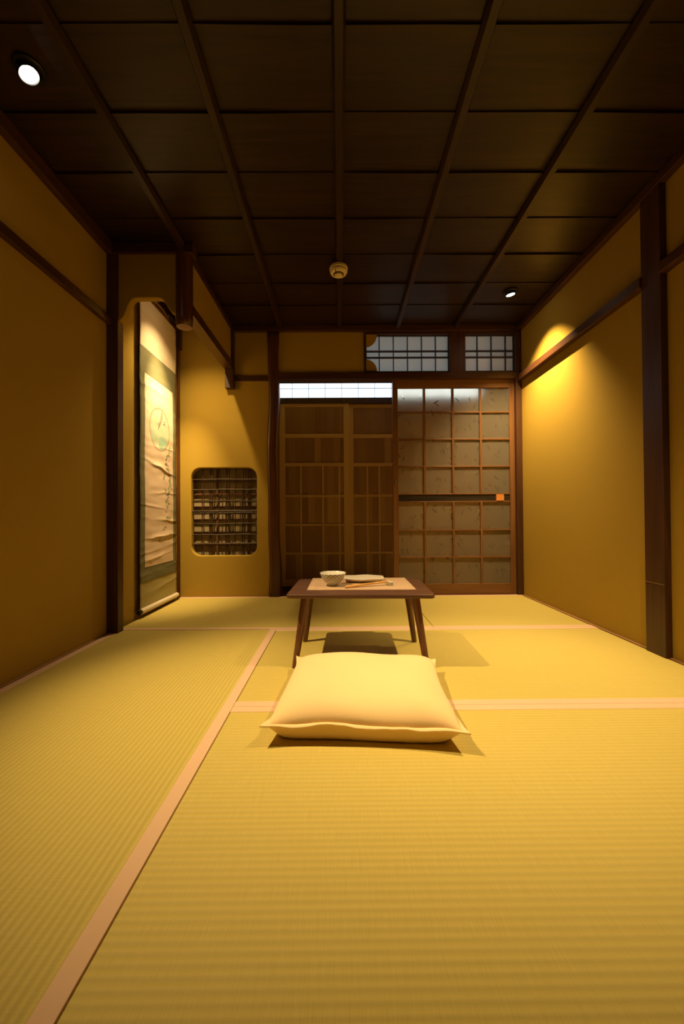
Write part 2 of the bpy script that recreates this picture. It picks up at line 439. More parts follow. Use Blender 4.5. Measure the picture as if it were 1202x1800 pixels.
k = 1
for mb, mat, lab in (
    (MB().box(XL, XL + 0.035, YF, 2.13, 2.078, 2.138), M['rail_y'], 'dark cornice moulding along the left wall top'),
    (MB().box(XR - 0.035, XR, YF, 3.085, 2.094, 2.138), M['rail_y'], 'dark cornice moulding along the right wall top'),
    (MB().box(-0.86, XR, YB - 0.035, YB, 2.094, 2.138), M['rail_x'], 'dark cornice moulding across the top of the back wall'),
    (MB().box(XL, XL + 0.026, YF, 2.13, 1.690, 1.733), M['rail_y'], 'slim dark rail running along the left wall'),
    (MB().box(XR - 0.040, XR, 1.80, 3.06, 1.690, 1.736), M['rail_y'], 'glossy dark rail on the right wall beyond the post'),
    (MB().box(XR - 0.040, XR, YF, 1.695, 1.690, 1.736), M['rail_y'], 'dark rail on the right wall nearer than the post'),
    (MB().box(XR - 0.030, XR + .01, 1.695, 1.805, -0.002, 2.10), M['post_z'], 'broad dark timber post set into the right wall'),
    (MB().box(XA, XL + 0.062, 2.13, 2.185, -0.002, 2.10), M['post_z'], 'slim dark post on the left wall at the alcove edge'),
    (MB().box(XA, -0.80, 2.120, 2.19, 2.083, 2.139), M['rail_x'], 'dark beam across the top of the alcove front panel'),
    (MB().box(-0.905, -0.838, 2.18, YB - .04, 1.793, 1.850), M['rail_y'], 'dark beam beneath the hanging partition of the alcove'),
    (MB().box(-0.895, -0.828, YB - 0.048, YB, 1.640, 2.10), M['post_z'], 'short dark stub post where partition meets back wall'),
    (MB().box(-0.88, -0.838, 2.18, YB - .04, 2.098, 2.139), M['rail_y'], 'dark moulding above the hanging partition'),
    (MB().box(-0.828, -0.56, YB - 0.012, YB + 0.02, 1.707, 1.750), M['rail_x'], 'short dark rail left of the natural log post'),
    (MB().box(-0.49, XR, YB - 0.025, YB + 0.085, 1.715, 1.764), M['rail_x'], 'dark grooved lintel over the sliding doors'),
    (MB().box(0.198, 0.214, YB - 0.012, YB + 0.06, 1.764, 2.094), M['post_z'], 'thin dark upright left of the paper transom'),
    (MB().box(0.878, 1.003, YB - 0.015, YB + 0.06, 1.764, 2.094), M['post_z'], 'broad dark upright between the two paper transoms'),
    (MB().box(1.400, 1.446, YB - 0.02, YB + 0.09, -0.002, 2.094), M['post_z'], 'dark corner post at right end of back wall'),
    (MB().box(0.214, 1.400, YB - 0.010, YB + 0.05, 1.764, 1.780), M['rail_x'], 'thin dark sill beneath the paper transoms'),
    (MB().box(0.214, 1.400, YB - 0.010, YB + 0.05, 2.076, 2.096), M['rail_x'], 'thin dark head rail above the paper transoms'),
    (MB().box(XA, XA + 0.022, YB - 0.022, YB, 0.0, 1.97), M['log'], 'thin reddish corner strip beside the hanging scroll'),
    (MB().box(XA, XA + 0.040, YB - 0.05, YB, 1.955, 2.14), M['post_z'], 'dark block in the alcove corner above the strip'),
    (MB().box(XA, XA + 0.032, 2.20, YB - .05, 2.098, 2.130), M['rail_y'], 'dark picture rail above the hanging scroll'),
    (MB().box(-0.49, 1.41, YB - 0.004, YB + 0.11, -0.045, 0.004), M['door_wood_x'], 'wooden threshold under the sliding doors'),
    ):
    trim(k, mb, mat, lab); k += 1

# hooks on the picture rail
for y in (2.63, 2.86):
    mb = MB(); mb.tube([(XA + 0.032, y, 2.112), (XA + 0.052, y, 2.110), (XA + 0.056, y, 2.100), (XA + 0.052, y, 2.092), (XA + 0.046, y, 2.094)], 0.0025, 8)
    mb.box(XA + 0.031, XA + 0.035, y - 0.008, y + 0.008, 2.100, 2.124)
    h = mb.build('rail_hook', M['steel'], smooth=False)
    tag(h, 'small metal hook on the alcove picture rail, ' + ('nearer one' if y < 2.7 else 'farther one by the corner'), 'hook', 'hooks on the picture rail')

# natural log post
rings = []
for i in range(41):
    z = -0.002 + 2.10 * i / 40; n = 20
    dx = 0.006 * math.sin(z * 4.1 + 0.6) + 0.004 * math.sin(z * 9.3); rr = 0.045 + 0.0025 * math.sin(z * 6.0 + 1) + 0.004 * math.exp(-z * 4)
    ring = []
    for j in range(n):
        a = 2 * PI * j / n; q = 1 + 0.03 * math.sin(3 * a + z * 5) + 0.02 * math.sin(5 * a - z * 7)
        sq = (abs(math.cos(a)) ** 4 + abs(math.sin(a)) ** 4) ** -0.25
        ring.append((-0.525 + dx + rr * q * sq * 0.97 * math.cos(a), YB + 0.015 + rr * q * sq * math.sin(a), z))
    rings.append(ring)
struct(MB().loft(rings).build('trim_%d' % k, M['log'], smooth=True), 'wavy natural log post between the alcove and plank doors', 'post'); k += 1
# hanging log stub at the alcove's front corner
rings = []
for i in range(12):
    z = 1.690 + 0.449 * i / 11; rr = 0.046 - (0.004 if i == 0 else 0)
    rings.append([(-0.862 + rr * math.cos(2 * PI * j / 28) * (1 + .012 * math.sin(z * 12)), 2.165 + rr * math.sin(2 * PI * j / 28), z) for j in range(28)])
stub = MB().loft(rings).build('trim_%d' % k, M['log'], bevel=0.0)
for p in stub.data.polygons: p.use_smooth = len(p.vertices) == 4
struct(stub, 'dark round log hanging from the ceiling, sawn off below', 'post'); k += 1
bmx = MB().lathe([(0.0405, 0), (0.0405, 0.002)], 28, (-0.862, 2.165, 1.6885)).build('sawn_end', M['endgrain'], stub)

# alcove front panel with the scalloped lower edge
def cubic(p0, p1, p2, p3, n=10):
    return [tuple((1 - u) ** 3 * a + 3 * (1 - u) ** 2 * u * b + 3 * (1 - u) * u * u * c_ + u ** 3 * d for a, b, c_, d in zip(p0, p1, p2, p3)) for u in [i / n for i in range(n + 1)]]
low_edge = cubic((-1.215, 1.716), (-1.165, 1.725), (-1.175, 1.842), (-1.115, 1.843)) + cubic((-1.00, 1.843), (-0.945, 1.843), (-0.955, 1.765), (-0.905, 1.757)) + [(-0.862, 1.757)]
loop = [(-1.225, 2.10), (-1.225, 1.716)] + low_edge + [(-0.862, 2.10)]
ap = poly_plate('wall_alcove_front', [loop], 0.045, M['plaster'], (0, 2.162, 0), ((1, 0, 0), (0, 0, 1)), bevel=0.006)
struct(ap, 'ochre plaster panel with a scalloped lower edge over the alcove', 'wall')
struct(MB().box(-0.880, -0.848, 2.18, YB, 1.85, 2.14).build('wall_alcove_partition', M['plaster']), 'ochre hanging partition on the right side of the alcove', 'wall')

# wood strips between mats and walls
struct(MB().box(XR - 0.016, XR, YF, YB - .01, -0.04, 0.003).build('baseboard_right', M['skirt']), 'narrow light wood strip between mats and right wall', 'baseboard')
struct(MB().box(XL, XL + 0.014, YF, 2.13, -0.04, 0.002).build('baseboard_left', M['skirt']), 'narrow wood strip between mats and left wall', 'baseboard')
struct(MB().box(XA, -0.56, YB - 0.006, YB + 0.001, -0.04, 0.004).build('baseboard_back', M['skirt']), 'narrow wood strip at the foot of the alcove back wall', 'baseboard')
# seam near the foot of the right post
struct(MB().box(XR - 0.0312, XR - .025, 1.699, 1.801, 0.318, 0.321).build('trim_%d' % k, M['endgrain']), 'thin pale joint line low on the right post', 'trim'); k += 1


# ------------------------------------------------------------------ doors and windows
DY = YB + 0.012
d1 = empty('door_1', (0.905, DY, 0.0)); struct(d1, 'sliding door with a wooden grid of figured frosted glass panes', 'door')
def lb(*a): return (a[0] - 0.905, a[1] - 0.905, a[2] - DY, a[3] - DY, a[4], a[5])
y0, y1 = DY, DY + 0.03
MB().box(*lb(0.424, 0.466, y0, y1, 0.006, 1.722)).build('stile', M['door_wood'], d1, bevel=0.002)
MB().box(*lb(1.358, 1.399, y0, y1, 0.006, 1.722)).build('stile', M['door_wood'], d1, bevel=0.002)
MB().box(*lb(0.466, 1.358, y0, y1, 1.652, 1.722)).build('top_rail', M['door_wood_x'], d1, bevel=0.002)
MB().box(*lb(0.466, 1.358, y0, y1, 0.006, 0.088)).build('bottom_rail', M['door_wood_x'], d1, bevel=0.002)
rows = [(0.088, 0.296), (0.302, 0.511), (0.517, 0.737), (0.805, 1.019), (1.025, 1.237), (1.243, 1.453), (1.461, 1.652)]
cols = [(0.466, 0.671), (0.685, 0.899), (0.913, 1.121), (1.135, 1.358)]
for z in (0.299, 0.514, 1.022, 1.240, 1.457):
    MB().box(*lb(0.466, 1.358, y0 + 0.003, y1 - 0.003, z - 0.006, z + 0.006)).build('glazing_bar', M['door_wood_x'], d1, bevel=0.0015)
for x in (0.678, 0.906, 1.128):
    for za, zb in ((0.088, 0.737), (0.805, 1.652)):
        MB().box(*lb(x - 0.0085, x + 0.0085, y0 + 0.002, y1 - 0.002, za, zb)).build('glazing_bar', M['door_wood'], d1, bevel=0.0015)
MB().box(*lb(0.466, 1.358, y0 + 0.003, y1 - .003, 0.735, 0.745)).build('band_rail', M['door_wood_x'], d1, bevel=0.0015)
MB().box(*lb(0.466, 1.358, y0 + 0.003, y1 - .003, 0.797, 0.807)).build('band_rail', M['door_wood_x'], d1, bevel=0.0015)
tag(MB().box(*lb(0.466, 1.358, y0 + 0.008, y1 - 0.008, 0.745, 0.797)).build('middle_panel', M['band'], d1), 'dark grained wooden band across the door')
pl = MB().box(*lb(1.247, 1.309, y0 + 0.001, y0 + 0.009, 0.745, 0.797))
pl.box(*lb(1.252, 1.304, y0 - 0.001, y0 + 0.003, 0.747, 0.777))
tag(pl.build('finger_pull', M['tagwood'], d1, bevel=0.001), 'orange wooden finger pull')
kn = MB().tube([(0.444 - .905, -0.003, 0.878), (0.444 - .905, -0.006, 0.886), (0.444 - .905, -0.006, 0.902), (0.444 - .905, -0.003, 0.912)], 0.0035, 8)
kn.box(0.438 - .905, 0.450 - .905, -0.0025, 0.001, 0.872, 0.918)
tag(kn.build('latch', M['steel'], d1), 'small metal latch plate')
for r_ in rows:
    for c_ in cols:
        MB().box(*lb(c_[0] - .003, c_[1] + .003, y0 + 0.014, y0 + 0.017, r_[0] - .003, r_[1] + .003)).build('glass_pane', M['glass'], d1)

# paper transoms over the doors
def transom(n, x0, x1, z0, z1, verts, label):
    o = empty('window_%d' % n, ((x0 + x1) / 2, YB, z0)); struct(o, label, 'window'); ox = (x0 + x1) / 2
    def L(a, b, c_, d, e, f): return (a - ox, b - ox, c_ - YB, d - YB, e - z0, f - z0)
    MB().box(*L(x0 - .002, x1 + .002, YB + 0.030, YB + 0.0305, z0 - .002, z1 + .002)).build('paper', M['paper'], o)
    fr = MB(); fr.box(*L(x0, x1, YB + 0.012, YB + 0.03, z0, z0 + 0.006)); fr.box(*L(x0, x1, YB + 0.012, YB + 0.03, z1 - 0.006, z1))
    fr.box(*L(x0, x0 + 0.005, YB + 0.012, YB + 0.03, z0, z1)); fr.box(*L(x1 - 0.005, x1, YB + 0.012, YB + 0.03, z0, z1))
    fr.build('window_frame', M['muntin'], o)
    for v_ in verts: MB().box(*L(v_ - 0.0032, v_ + 0.0032, YB + 0.010, YB + 0.028, z0, z1)).build('muntin', M['muntin'], o)
    for z in (1.896, 1.946): MB().box(*L(x0, x1, YB + 0.008, YB + 0.026, z - 0.005, z + 0.005)).build('muntin', M['muntin'], o)
    return o
w1 = transom(1, 0.214, 0.878, 1.780, 2.076, [0.321, 0.434, 0.547, 0.660, 0.772], 'left paper transom with cloud shaped plaster corners')
transom(2, 1.003, 1.400, 1.780, 2.076, [1.106, 1.219, 1.333], 'right paper transom in the back corner')
# cloud shaped plaster corners beside the left transom
for zc, sgn in ((2.076, -1), (1.780, 1)):
    pts = [(0.0, 0.0)] + [(0.088 - 0.0, 0.0)] + cubic((0.088, 0.0), (0.088, sgn * 0.050), (0.052, sgn * 0.098), (0.0, sgn * 0.098), 12)[1:]
    if sgn > 0: pts = pts
    else: pts = list(reversed(pts))
    poly_plate('plaster_corner', [pts], 0.010, M['plaster'], (0.214 - w1.location.x, 0.006, zc - 1.780), ((1, 0, 0), (0, 0, 1)), bevel=0.0, parent=w1)

# lattice window in the alcove
w3 = empty('window_3', (-0.918, YB, 0.325)); struct(w3, 'rounded alcove window filled with a bamboo and reed lattice', 'window')
def W3(x, y, z): return (x + 0.918, y - YB, z - 0.325)
def reed(name, p0, p1, rad, mat, wob=0.004, seed=0, nodes=True):
    pts = []; rads = []; n = 22
    for i in range(n + 1):
        u = i / n; p = Vector(p0).lerp(Vector(p1), u)
        w_ = Vector((noise.noise(p * 6 + Vector((seed, 0, 0))), 0.3 * noise.noise(p * 6 + Vector((0, seed, 3))), noise.noise(p * 6 + Vector((0, 5, seed))))) * wob
        pts.append(Vector(W3(*(p + w_)))); rads.append(rad * (1.22 if nodes and (i + seed) % 6 == 0 else 1))
    return MB().tube(pts, rads, 9).build(name, mat, w3, smooth=True)
s_ = 1
for z, r_ in ((0.928, .0045), (0.846, .0055), (0.756, .004), (0.675, .007), (0.661, .006), (0.576, .004), (0.487, .0045), (0.414, .006)):
    reed('reed', (-1.20, YB + 0.026, z), (-0.64, YB + 0.026, z + 0.004), r_, M['bamboo_x'], 0.004, s_); s_ += 1
for x, r_ in ((-1.108, .004), (-1.046, .0065), (-1.030, .006), (-0.973, .004), (-0.915, .0075), (-0.897, .007), (-0.843, .004), (-0.785, .0065), (-0.768, .006), (-0.717, .0045)):
    reed('reed', (x, YB + 0.036, 0.29), (x + 0.008, YB + 0.036, 1.05), r_, M['bamboo'], 0.004, s_); s_ += 1
# vine twined down the right side and along the thick crossbar
pts = [W3(-0.717 + 0.010 * math.sin(i * 0.9), YB + 0.030 + 0.009 * math.cos(i * 0.9), 0.30 + 0.75 * i / 60) for i in range(61)]
MB().tube(pts, 0.0022, 6).build('vine', M['bamboo'], w3, smooth=True)
pts = [W3(-1.19 + 0.54 * i / 90, YB + 0.026 + 0.010 * math.cos(i * 0.8), 0.668 + 0.013 * math.sin(i * 0.8)) for i in range(91)]
MB().tube(pts, 0.002, 6).build('vine', M['bamboo_x'], w3, smooth=True)
# papered shutter behind the lattice
bk = MB().box(*[v for v in (-1.25 + .918, -0.60 + .918, 0.108, 0.112, -0.06, 0.76)]).build('paper_backing', M['backpaper'], w3)
for i in range(7):
    z = 0.40 + 0.104 * i
    MB().box(-1.25 + .918, -0.60 + .918, 0.092, 0.106, z - .325 - .007, z - .325 + .007).build('shutter_bar', M['muntin_red'], w3, bevel=.001)
for x in (-1.000, -0.745):
    MB().box(x + .918 - .007, x + .918 + .007, 0.086, 0.100, -0.06, 0.76).build('shutter_bar', M['muntin_red'], w3, bevel=.001)
MB().box(-0.38, 0.36, 0.114, 0.12, -0.10, 0.80).box(-0.38, -0.365, 0.055, 0.12, -0.10, 0.80).box(0.345, 0.36, 0.055, 0.12, -0.10, 0.80).box(-0.38, 0.36, 0.055, 0.12, 0.785, 0.80).box(-0.38, 0.36, 0.055, 0.12, -0.10, -0.085).build('shutter_case', M['post_z'], w3)

# ------------------------------------------------------------------ passage beyond the doors
PY = 3.50
struct(MB().box(-0.66, XR + 0.08, YB + 0.1, PY + 0.08, -0.08, -0.012).build('floor', M['passfloor']), 'dark wooden floor of the passage behind the doors', 'floor')
struct(MB().box(-0.68, -0.62, YB + 0.085, PY + 0.1, -0.08, 2.2).build('wall_passage_left', M['passwall']), 'end wall of the passage behind the log post', 'wall')
struct(MB().box(XR, XR + 0.08, YB + 0.045, PY + 0.1, -0.08, 2.2).build('wall_passage_right', M['passwall']), 'end wall of the passage behind the glass door', 'wall')
struct(MB().box(-0.64, XR + 0.02, PY + 0.06, PY + 0.1, -0.08, 2.2).build('wall_passage_back', M['passwall']), 'outer wall of the passage behind the plank doors', 'wall')
struct(MB().box(-0.62, XR, PY - 0.012, PY + 0.06, 1.648, 1.697).build('trim_%d' % k, M['post_z']), 'dark lintel over the plank doors', 'trim'); k += 1
w4 = empty('window_4', (0.35, PY, 1.697)); struct(w4, 'bright daylit paper transom above the plank doors', 'window')
MB().box(-0.97, 0.93, 0.040, 0.044, 0.0, 0.36).build('paper', M['daylit'], w4)
MB().box(-0.97, 1.095, 0.0, 0.04, 0.36, 0.50).build('window_frame', M['muntin'], w4)
MB().box(0.93, 1.095, 0.0, 0.05, 0.0, 0.36).build('side_panel', M['planks'], w4)
for i in range(12):
    x = -0.431 - 0.302 + 0.151 * i - 0.35
    if -0.97 < x < 0.93: MB().box(x - 0.0018, x + 0.0018, 0.034, 0.039, 0.0, 0.36).build('muntin', M['muntin'], w4)
for z in (0.002, 0.098, 0.196): MB().box(-0.97, 0.93, 0.033, 0.038, z - 0.0018, z + 0.0018).build('muntin', M['muntin'], w4)
def plank_door(n, x0, x1, yy, label, mull):
    o = empty('door_%d' % n, ((x0 + x1) / 2, yy, 0.0)); struct(o, label, 'door'); ox = (x0 + x1) / 2
    def L(a, b, c_, d, e, f): return (a - ox, b - ox, c_, d, e, f)
    MB().box(*L(x0 + .03, x1 - .03, 0.012, 0.020, 0.02, 1.64)).build('planks', M['planks'], o)
    MB().box(*L(x0, x0 + 0.05, 0, 0.028, 0.0, 1.65)).build('stile', M['cedar_rail'], o, bevel=.001)
    MB().box(*L(x1 - 0.05, x1, 0, 0.028, 0.0, 1.65)).build('stile', M['cedar_rail'], o, bevel=.001)
    for za, zb in ((1.622, 1.65), (1.343, 1.378), (1.085, 1.115), (0.805, 0.825), (0.545, 0.562), (0.288, 0.305), (0.0, 0.06)):
        MB().box(*L(x0 + .05, x1 - .05, 0.001, 0.024, za, zb)).build('rail', M['cedar_rail_x'], o, bevel=.001)
    for x in mull:
        MB().box(*L(x - .007, x + .007, 0.006, 0.022, 0.06, 1.085)).build('mullion', M['cedar_rail'], o, bevel=.001)
plank_door(2, -0.545, 0.085, PY + 0.012, 'left cedar plank door of the passage with ladder rails', (-0.353, -0.154, -0.005))
plank_door(3, 0.075, 0.745, PY - 0.018 + .034 + .026, 'middle cedar plank door of the passage, half hidden by frosted glass', (0.25, 0.36, 0.5))
plank_door(4, 0.735, 1.40, PY + 0.012, 'right cedar plank door behind the frosted glass door', (0.95, 1.15))

# ================================================================== tatami mats
def mat(x0, x1, y0, y1, axis, label, edges):
    ox, oy = (x0 + x1) / 2, (y0 + y1) / 2
    o = empty('tatami_mat', (ox, oy, -0.05)); tag(o, label, 'tatami mat', 'straw mats covering the floor')
    g = 0.0012
    MB().box(x0 - ox + g, x1 - ox - g, y0 - oy + g, y1 - oy - g, 0.0, 0.05).build('woven_straw', M['tat_' + axis], o, bevel=0.003)
    e = 0.035
    for s in edges:
        a, b, c_, d = x0 - ox + g / 2, x1 - ox - g / 2, y0 - oy + g / 2, y1 - oy - g / 2
        if s == 'W': b = a + e
        if s == 'E': a = b - e
        if s == 'S': d = c_ + e
        if s == 'N': c_ = d - e
        MB().box(a, b, c_, d, 0.002, 0.0514).build('cloth_border', M['hem'], o, bevel=0.0012)
XM0, XM1, XB = XL + 0.017, XR - 0.018, -0.3595
Y1, Y2, Y3 = 2.188, 1.299, 0.410
mat(XM0, 0.525, Y1, YB - 0.008, 'x', 'long straw mat against the back wall, in front of alcove and plank doors', 'SN')
mat(0.525, XM1, Y1, YB - 0.008, 'x', 'half size straw mat in the back right corner before the glass door', 'SN')
mat(XB, XM1, Y2, Y1, 'x', 'straw mat beneath the low table', 'SN')
mat(XB, XM1, Y3, Y2, 'x', 'nearest straw mat, in front of the yellow cushion', 'SN')
mat(XM0, XB, Y3, Y1, 'y', 'straw mat along the left wall with ribs running away from the viewer', 'WE')

# ================================================================== hanging scroll
SX, SY0, SY1 = XA + 0.030, 2.445, 2.985
sc = empty('hanging_scroll', (SX, (SY0 + SY1) / 2, 0.02))
tag(sc, 'tall hanging scroll with a painted moon and flowers on the alcove wall', 'hanging scroll')
SC_OY = (SY0 + SY1) / 2
def wr(y, z):
    """depth of the creased cloth off the wall"""
    v = 0.0018 * math.sin(z * 60 + 3 * noise.noise(Vector((y * 3, z * 2, 0)))) * (0.35 + 0.65 * noise.noise(Vector((1.3, y * 2.2, z * 3))))
    for zc, sl, amp, wd in ((0.50, 0.02, 0.012, 0.016), (0.62, -0.05, 0.006, 0.012), (0.98, -0.16, 0.009, 0.014), (0.42, 0.10, 0.006, 0.013),
                            (0.70, -0.06, 0.004, 0.01), (0.80, 0.03, 0.004, 0.012), (1.12, 0.06, 0.003, 0.012), (0.37, 0.12, 0.005, 0.012), (0.27, 0.06, 0.004, .01), (0.15, 0.10, 0.004, .012), (1.50, .05, .003, .015)):
        d = z - zc - sl * (y - SC_OY) - 0.012 * noise.noise(Vector((y * 9, zc * 7, 0)))
        v += amp * math.exp(-(d / wd) ** 2) * (1 if d < 0 else 0.55) * (0.55 + 0.45 * math.sin(zc * 40 + (y - SC_OY) * 9))
    v += 0.0022 * noise.noise(Vector((y * 8, z * 22, 2.0)))
    e = (y - SC_OY) / 0.27
    v *= 0.6
    return max(v, -0.004) + 0.002 * e * e * math.sin(z * 11)
def sheet(name, y0, y1, z0, z1, off, mat_, ny, nz, th=0.0012):
    mb = MB(); V = []
    for i in range(nz + 1):
        z = z0 + (z1 - z0) * i / nz
        V.append([mb.bm.verts.new((off + wr(y0 + (y1 - y0) * j / ny, z), y0 + (y1 - y0) * j / ny - SC_OY, z - 0.02)) for j in range(ny + 1)])
    for i in range(nz):
        for j in range(ny):
            mb.bm.faces.new((V[i][j], V[i][j + 1], V[i + 1][j + 1], V[i + 1][j]))
    o = mb.build(name, mat_, sc, smooth=True)
    so = o.modifiers.new('solid', 'SOLIDIFY'); so.thickness = th; so.offset = -1
    return o
Z0, Z1 = 0.045, 2.075
sheet('upper_mount', SY0, SY1, 1.725, Z1, 0.0, M['scroll_top'], 24, 60)
sheet('green_mount', SY0, SY1, 0.215, 1.726, 0.0, M['scroll_green'], 24, 320)
sheet('lower_mount', SY0, SY1, Z0, 0.216, 0.0, M['scroll_foot'], 24, 50)
# painting: own sheet just proud of the mount; object z is measured from the scroll base
pz0, pz1, py0, py1 = 0.308, 1.565, 2.505, 2.925
pt = sheet('painting', py0, py1, pz0, pz1, 0.0022, M['painting'], 26, 280)
pt.data.materials.append(M['ink_green']); pt.data.materials.append(M['ink_dark']); pt.data.materials.append(M['ink_violet'])
# painted flowers: blades of pigment lying on the paper, in the same mesh
bm = bmesh.new(); bm.from_mesh(pt.data)
def blot(y, z, ln_, wd, ang, mi):
    n = 8; c_ = []
    for i in range(n):
        a = 2 * PI * i / n; u, v_ = math.cos(a) * ln_ / 2, math.sin(a) * wd / 2 * (1 - 0.4 * math.cos(a))
        yy = y + u * math.cos(ang) - v_ * math.sin(ang); zz = z + u * math.sin(ang) + v_ * math.cos(ang)
        c_.append(bm.verts.new((0.0022 + wr(yy, zz) + 0.0007, yy - SC_OY, zz - 0.02)))
    f = bm.faces.new(c_); f.material_index = mi
rg = random.Random(4)
def clump(y, z, n, spread, mi, sz=0.022):
    for _ in range(n):
        blot(y + rg.uniform(-spread, spread), z + rg.uniform(-spread, spread), sz * rg.uniform(.6, 1.3), sz * 0.42, rg.uniform(0, PI), mi)
for z in [1.13 - 0.034 * i for i in range(12)]:
    y = 2.845 + 0.03 * math.sin(z * 23)
    clump(y, z, 5, 0.018, 1 if rg.random() < .65 else 2); clump(y + 0.02, z - .01, 2, 0.012, 3, 0.014)
for y, z in ((2.80, 0.82), (2.78, 0.92), (2.83, 0.70), (2.86, 0.62), (2.82, 0.62)): clump(y, z, 4, 0.014, 1)
for y, z in ((2.80, 0.56), (2.77, 0.545), (2.73, 0.50), (2.705, 0.485), (2.81, 0.67), (2.85, 0.73), (2.70, .47)):
    blot(y - .007, z, 0.020, 0.006, 0.5, 2); blot(y + .007, z, 0.020, 0.006, -0.5 + PI, 2)
for a in range(5): blot(2.70 + 0.012 * a, 1.27 + 0.02 * a, 0.09, 0.006, 1.2 + 0.1 * a, 2)
for y, z in ((2.68, 1.27), (2.79, 1.31)): clump(y, z, 2, 0.02, 2, 0.02)
bm.to_mesh(pt.data); bm.free()
pt.modifiers.clear()
# rods
MB().tube([(0.004, SY0 - SC_OY - 0.004, Z1 - 0.02), (0.004, SY1 - SC_OY + 0.004, Z1 - 0.02)], 0.008, 14).build('top_rod', M['log'], sc, smooth=True)
MB().tube([(0.004, SY0 - SC_OY - 0.002, 0.018), (0.004, SY1 - SC_OY + 0.002, 0.018)], 0.0175, 24).build('bottom_roller', M['scroll_top'], sc, smooth=False)
for s in (-1, 1):
    yy = s * 0.272
    e = MB().tube([(0.004, yy, 0.018), (0.004, yy + s * 0.014, 0.018), (0.004, yy + s * 0.016, 0.018)], [0.013, 0.013, 0.010], 20)
    e.tube([(0.004, yy + s * 0.016, 0.018), (0.004, yy + s * 0.024, 0.018)], [0.0155, 0.0145], 20)
    tag(e.build('roller_knob', M['metal'], sc), 'black roller knob')
MB().tube([(0.004, -0.16, Z1 - 0.012), (0.006, -0.03, Z1 + 0.006), (0.006, 0.03, Z1 + 0.006), (0.004, 0.16, Z1 - 0.012)], 0.002, 8).build('hanging_cord', M['hem'], sc, smooth=True)

# ================================================================== lamps and detector
def downlight(key, label, lens_mat, tilt_out, deep):
    pos, aim, watts, cone, blend = LIGHTS[key]
    P = Vector(pos); A_ = Vector(aim); d = (A_ - P).normalized()
    o = empty('downlight', (P.x, P.y, ZC - 0.004)); tag(o, label, 'downlight', 'small ceiling downlights')
    # flange on the boards
    n = 36; prof = [(0.047, 0.004), (0.047, -0.003), (0.043, -0.006), (0.034, -0.006), (0.032, 0.004)]
    mb = MB(); mb.loft([[(r * math.cos(2 * PI * i / n), r * math.sin(2 * PI * i / n), z) for i in range(n)] for r, z in prof], cap=False, closed=True)
    mb.build('flange', M['metal'], o, smooth=False)
    face = P - d * 0.004
    q = d.to_track_quat('Z', 'Y'); R = q.to_matrix()
    dd = R @ Vector((0, 0, 1))
    loc = face - o.location
    def ring(r, h): return [tuple(loc + R @ Vector((r * math.cos(2 * PI * i / n), r * math.sin(2 * PI * i / n), h))) for i in range(n)]
    back = -0.055
    body = MB(); body.loft([ring(0.024, back), ring(0.030, back + 0.006), ring(0.031, 0.0 + deep), ring(0.029, 0.0015 + deep), ring(0.0285, 0.0 + deep), ring(0.0265, -0.004)], cap=True)
    body.build('lamp_head', M['metal'], o, smooth=False)
    MB().loft([ring(0.0262, -0.003), ring(0.0262, -0.001)]).build('lens', lens_mat, o)
    ld = bpy.data.lights.new('spot', 'SPOT'); ld.energy = watts; ld.color = WARM; ld.spot_size = math.radians(cone); ld.spot_blend = blend
    ld.shadow_soft_size = 0.012
    lo = bpy.data.objects.new('spot', ld); COL.objects.link(lo); lo.parent = o
    lo.location = loc + d * 0.014; lo.rotation_euler = d.to_track_quat('-Z', 'Y').to_euler()
    if key in SPILL:
        a2, w2, c2, b2 = SPILL[key]; d2 = (Vector(a2) - P).normalized()
        l2 = ld.copy(); l2.energy = w2; l2.spot_size = math.radians(c2); l2.spot_blend = b2
        so2 = bpy.data.objects.new('spot', l2); COL.objects.link(so2); so2.parent = o
        so2.location = loc + d * 0.014; so2.rotation_euler = d2.to_track_quat('-Z', 'Y').to_euler()
downlight('front_left', 'bright ceiling downlight at upper left of the room', M['lens'], True, 0.0)
downlight('front_right', 'recessed dark rimmed downlight near the right wall, at the ceiling front', M['lens_dim'], False, 0.02)
downlight('back_right', 'small lit downlight near the glass door, washing the right wall', M['lens'], True, 0.0)
downlight('alcove', 'small downlight hidden in the alcove above the scroll', M['lens'], True, 0.0)

o = empty('smoke_detector', (0.0, 2.293, ZC - 0.032)); tag(o, 'round cream smoke detector on the central ceiling batten', 'smoke detector')
MB().lathe([(0.050, 0.0), (0.054, -0.006), (0.054, -0.018), (0.052, -0.020)], 44).build('mounting_base', M['plastic'], o, smooth=False)
MB().lathe([(0.050, -0.019), (0.051, -0.030), (0.046, -0.040), (0.034, -0.045), (0.030, -0.043)], 44).build('cover', M['plastic'], o)
MB().lathe([(0.024, -0.042), (0.024, -0.050), (0.018, -0.054)], 32, (0.0, 0.004, 0)).build('sensor_cap', M['plastic'], o)
sl = MB().lathe([(0.0305, -0.040), (0.0305, -0.0445)], 32, (0, 0, 0)); sl.box(-0.019, -0.015, -0.045, -0.012, -0.048, -0.038)
tag(sl.build('vent_slot', M['slot'], o), 'dark vent slot')

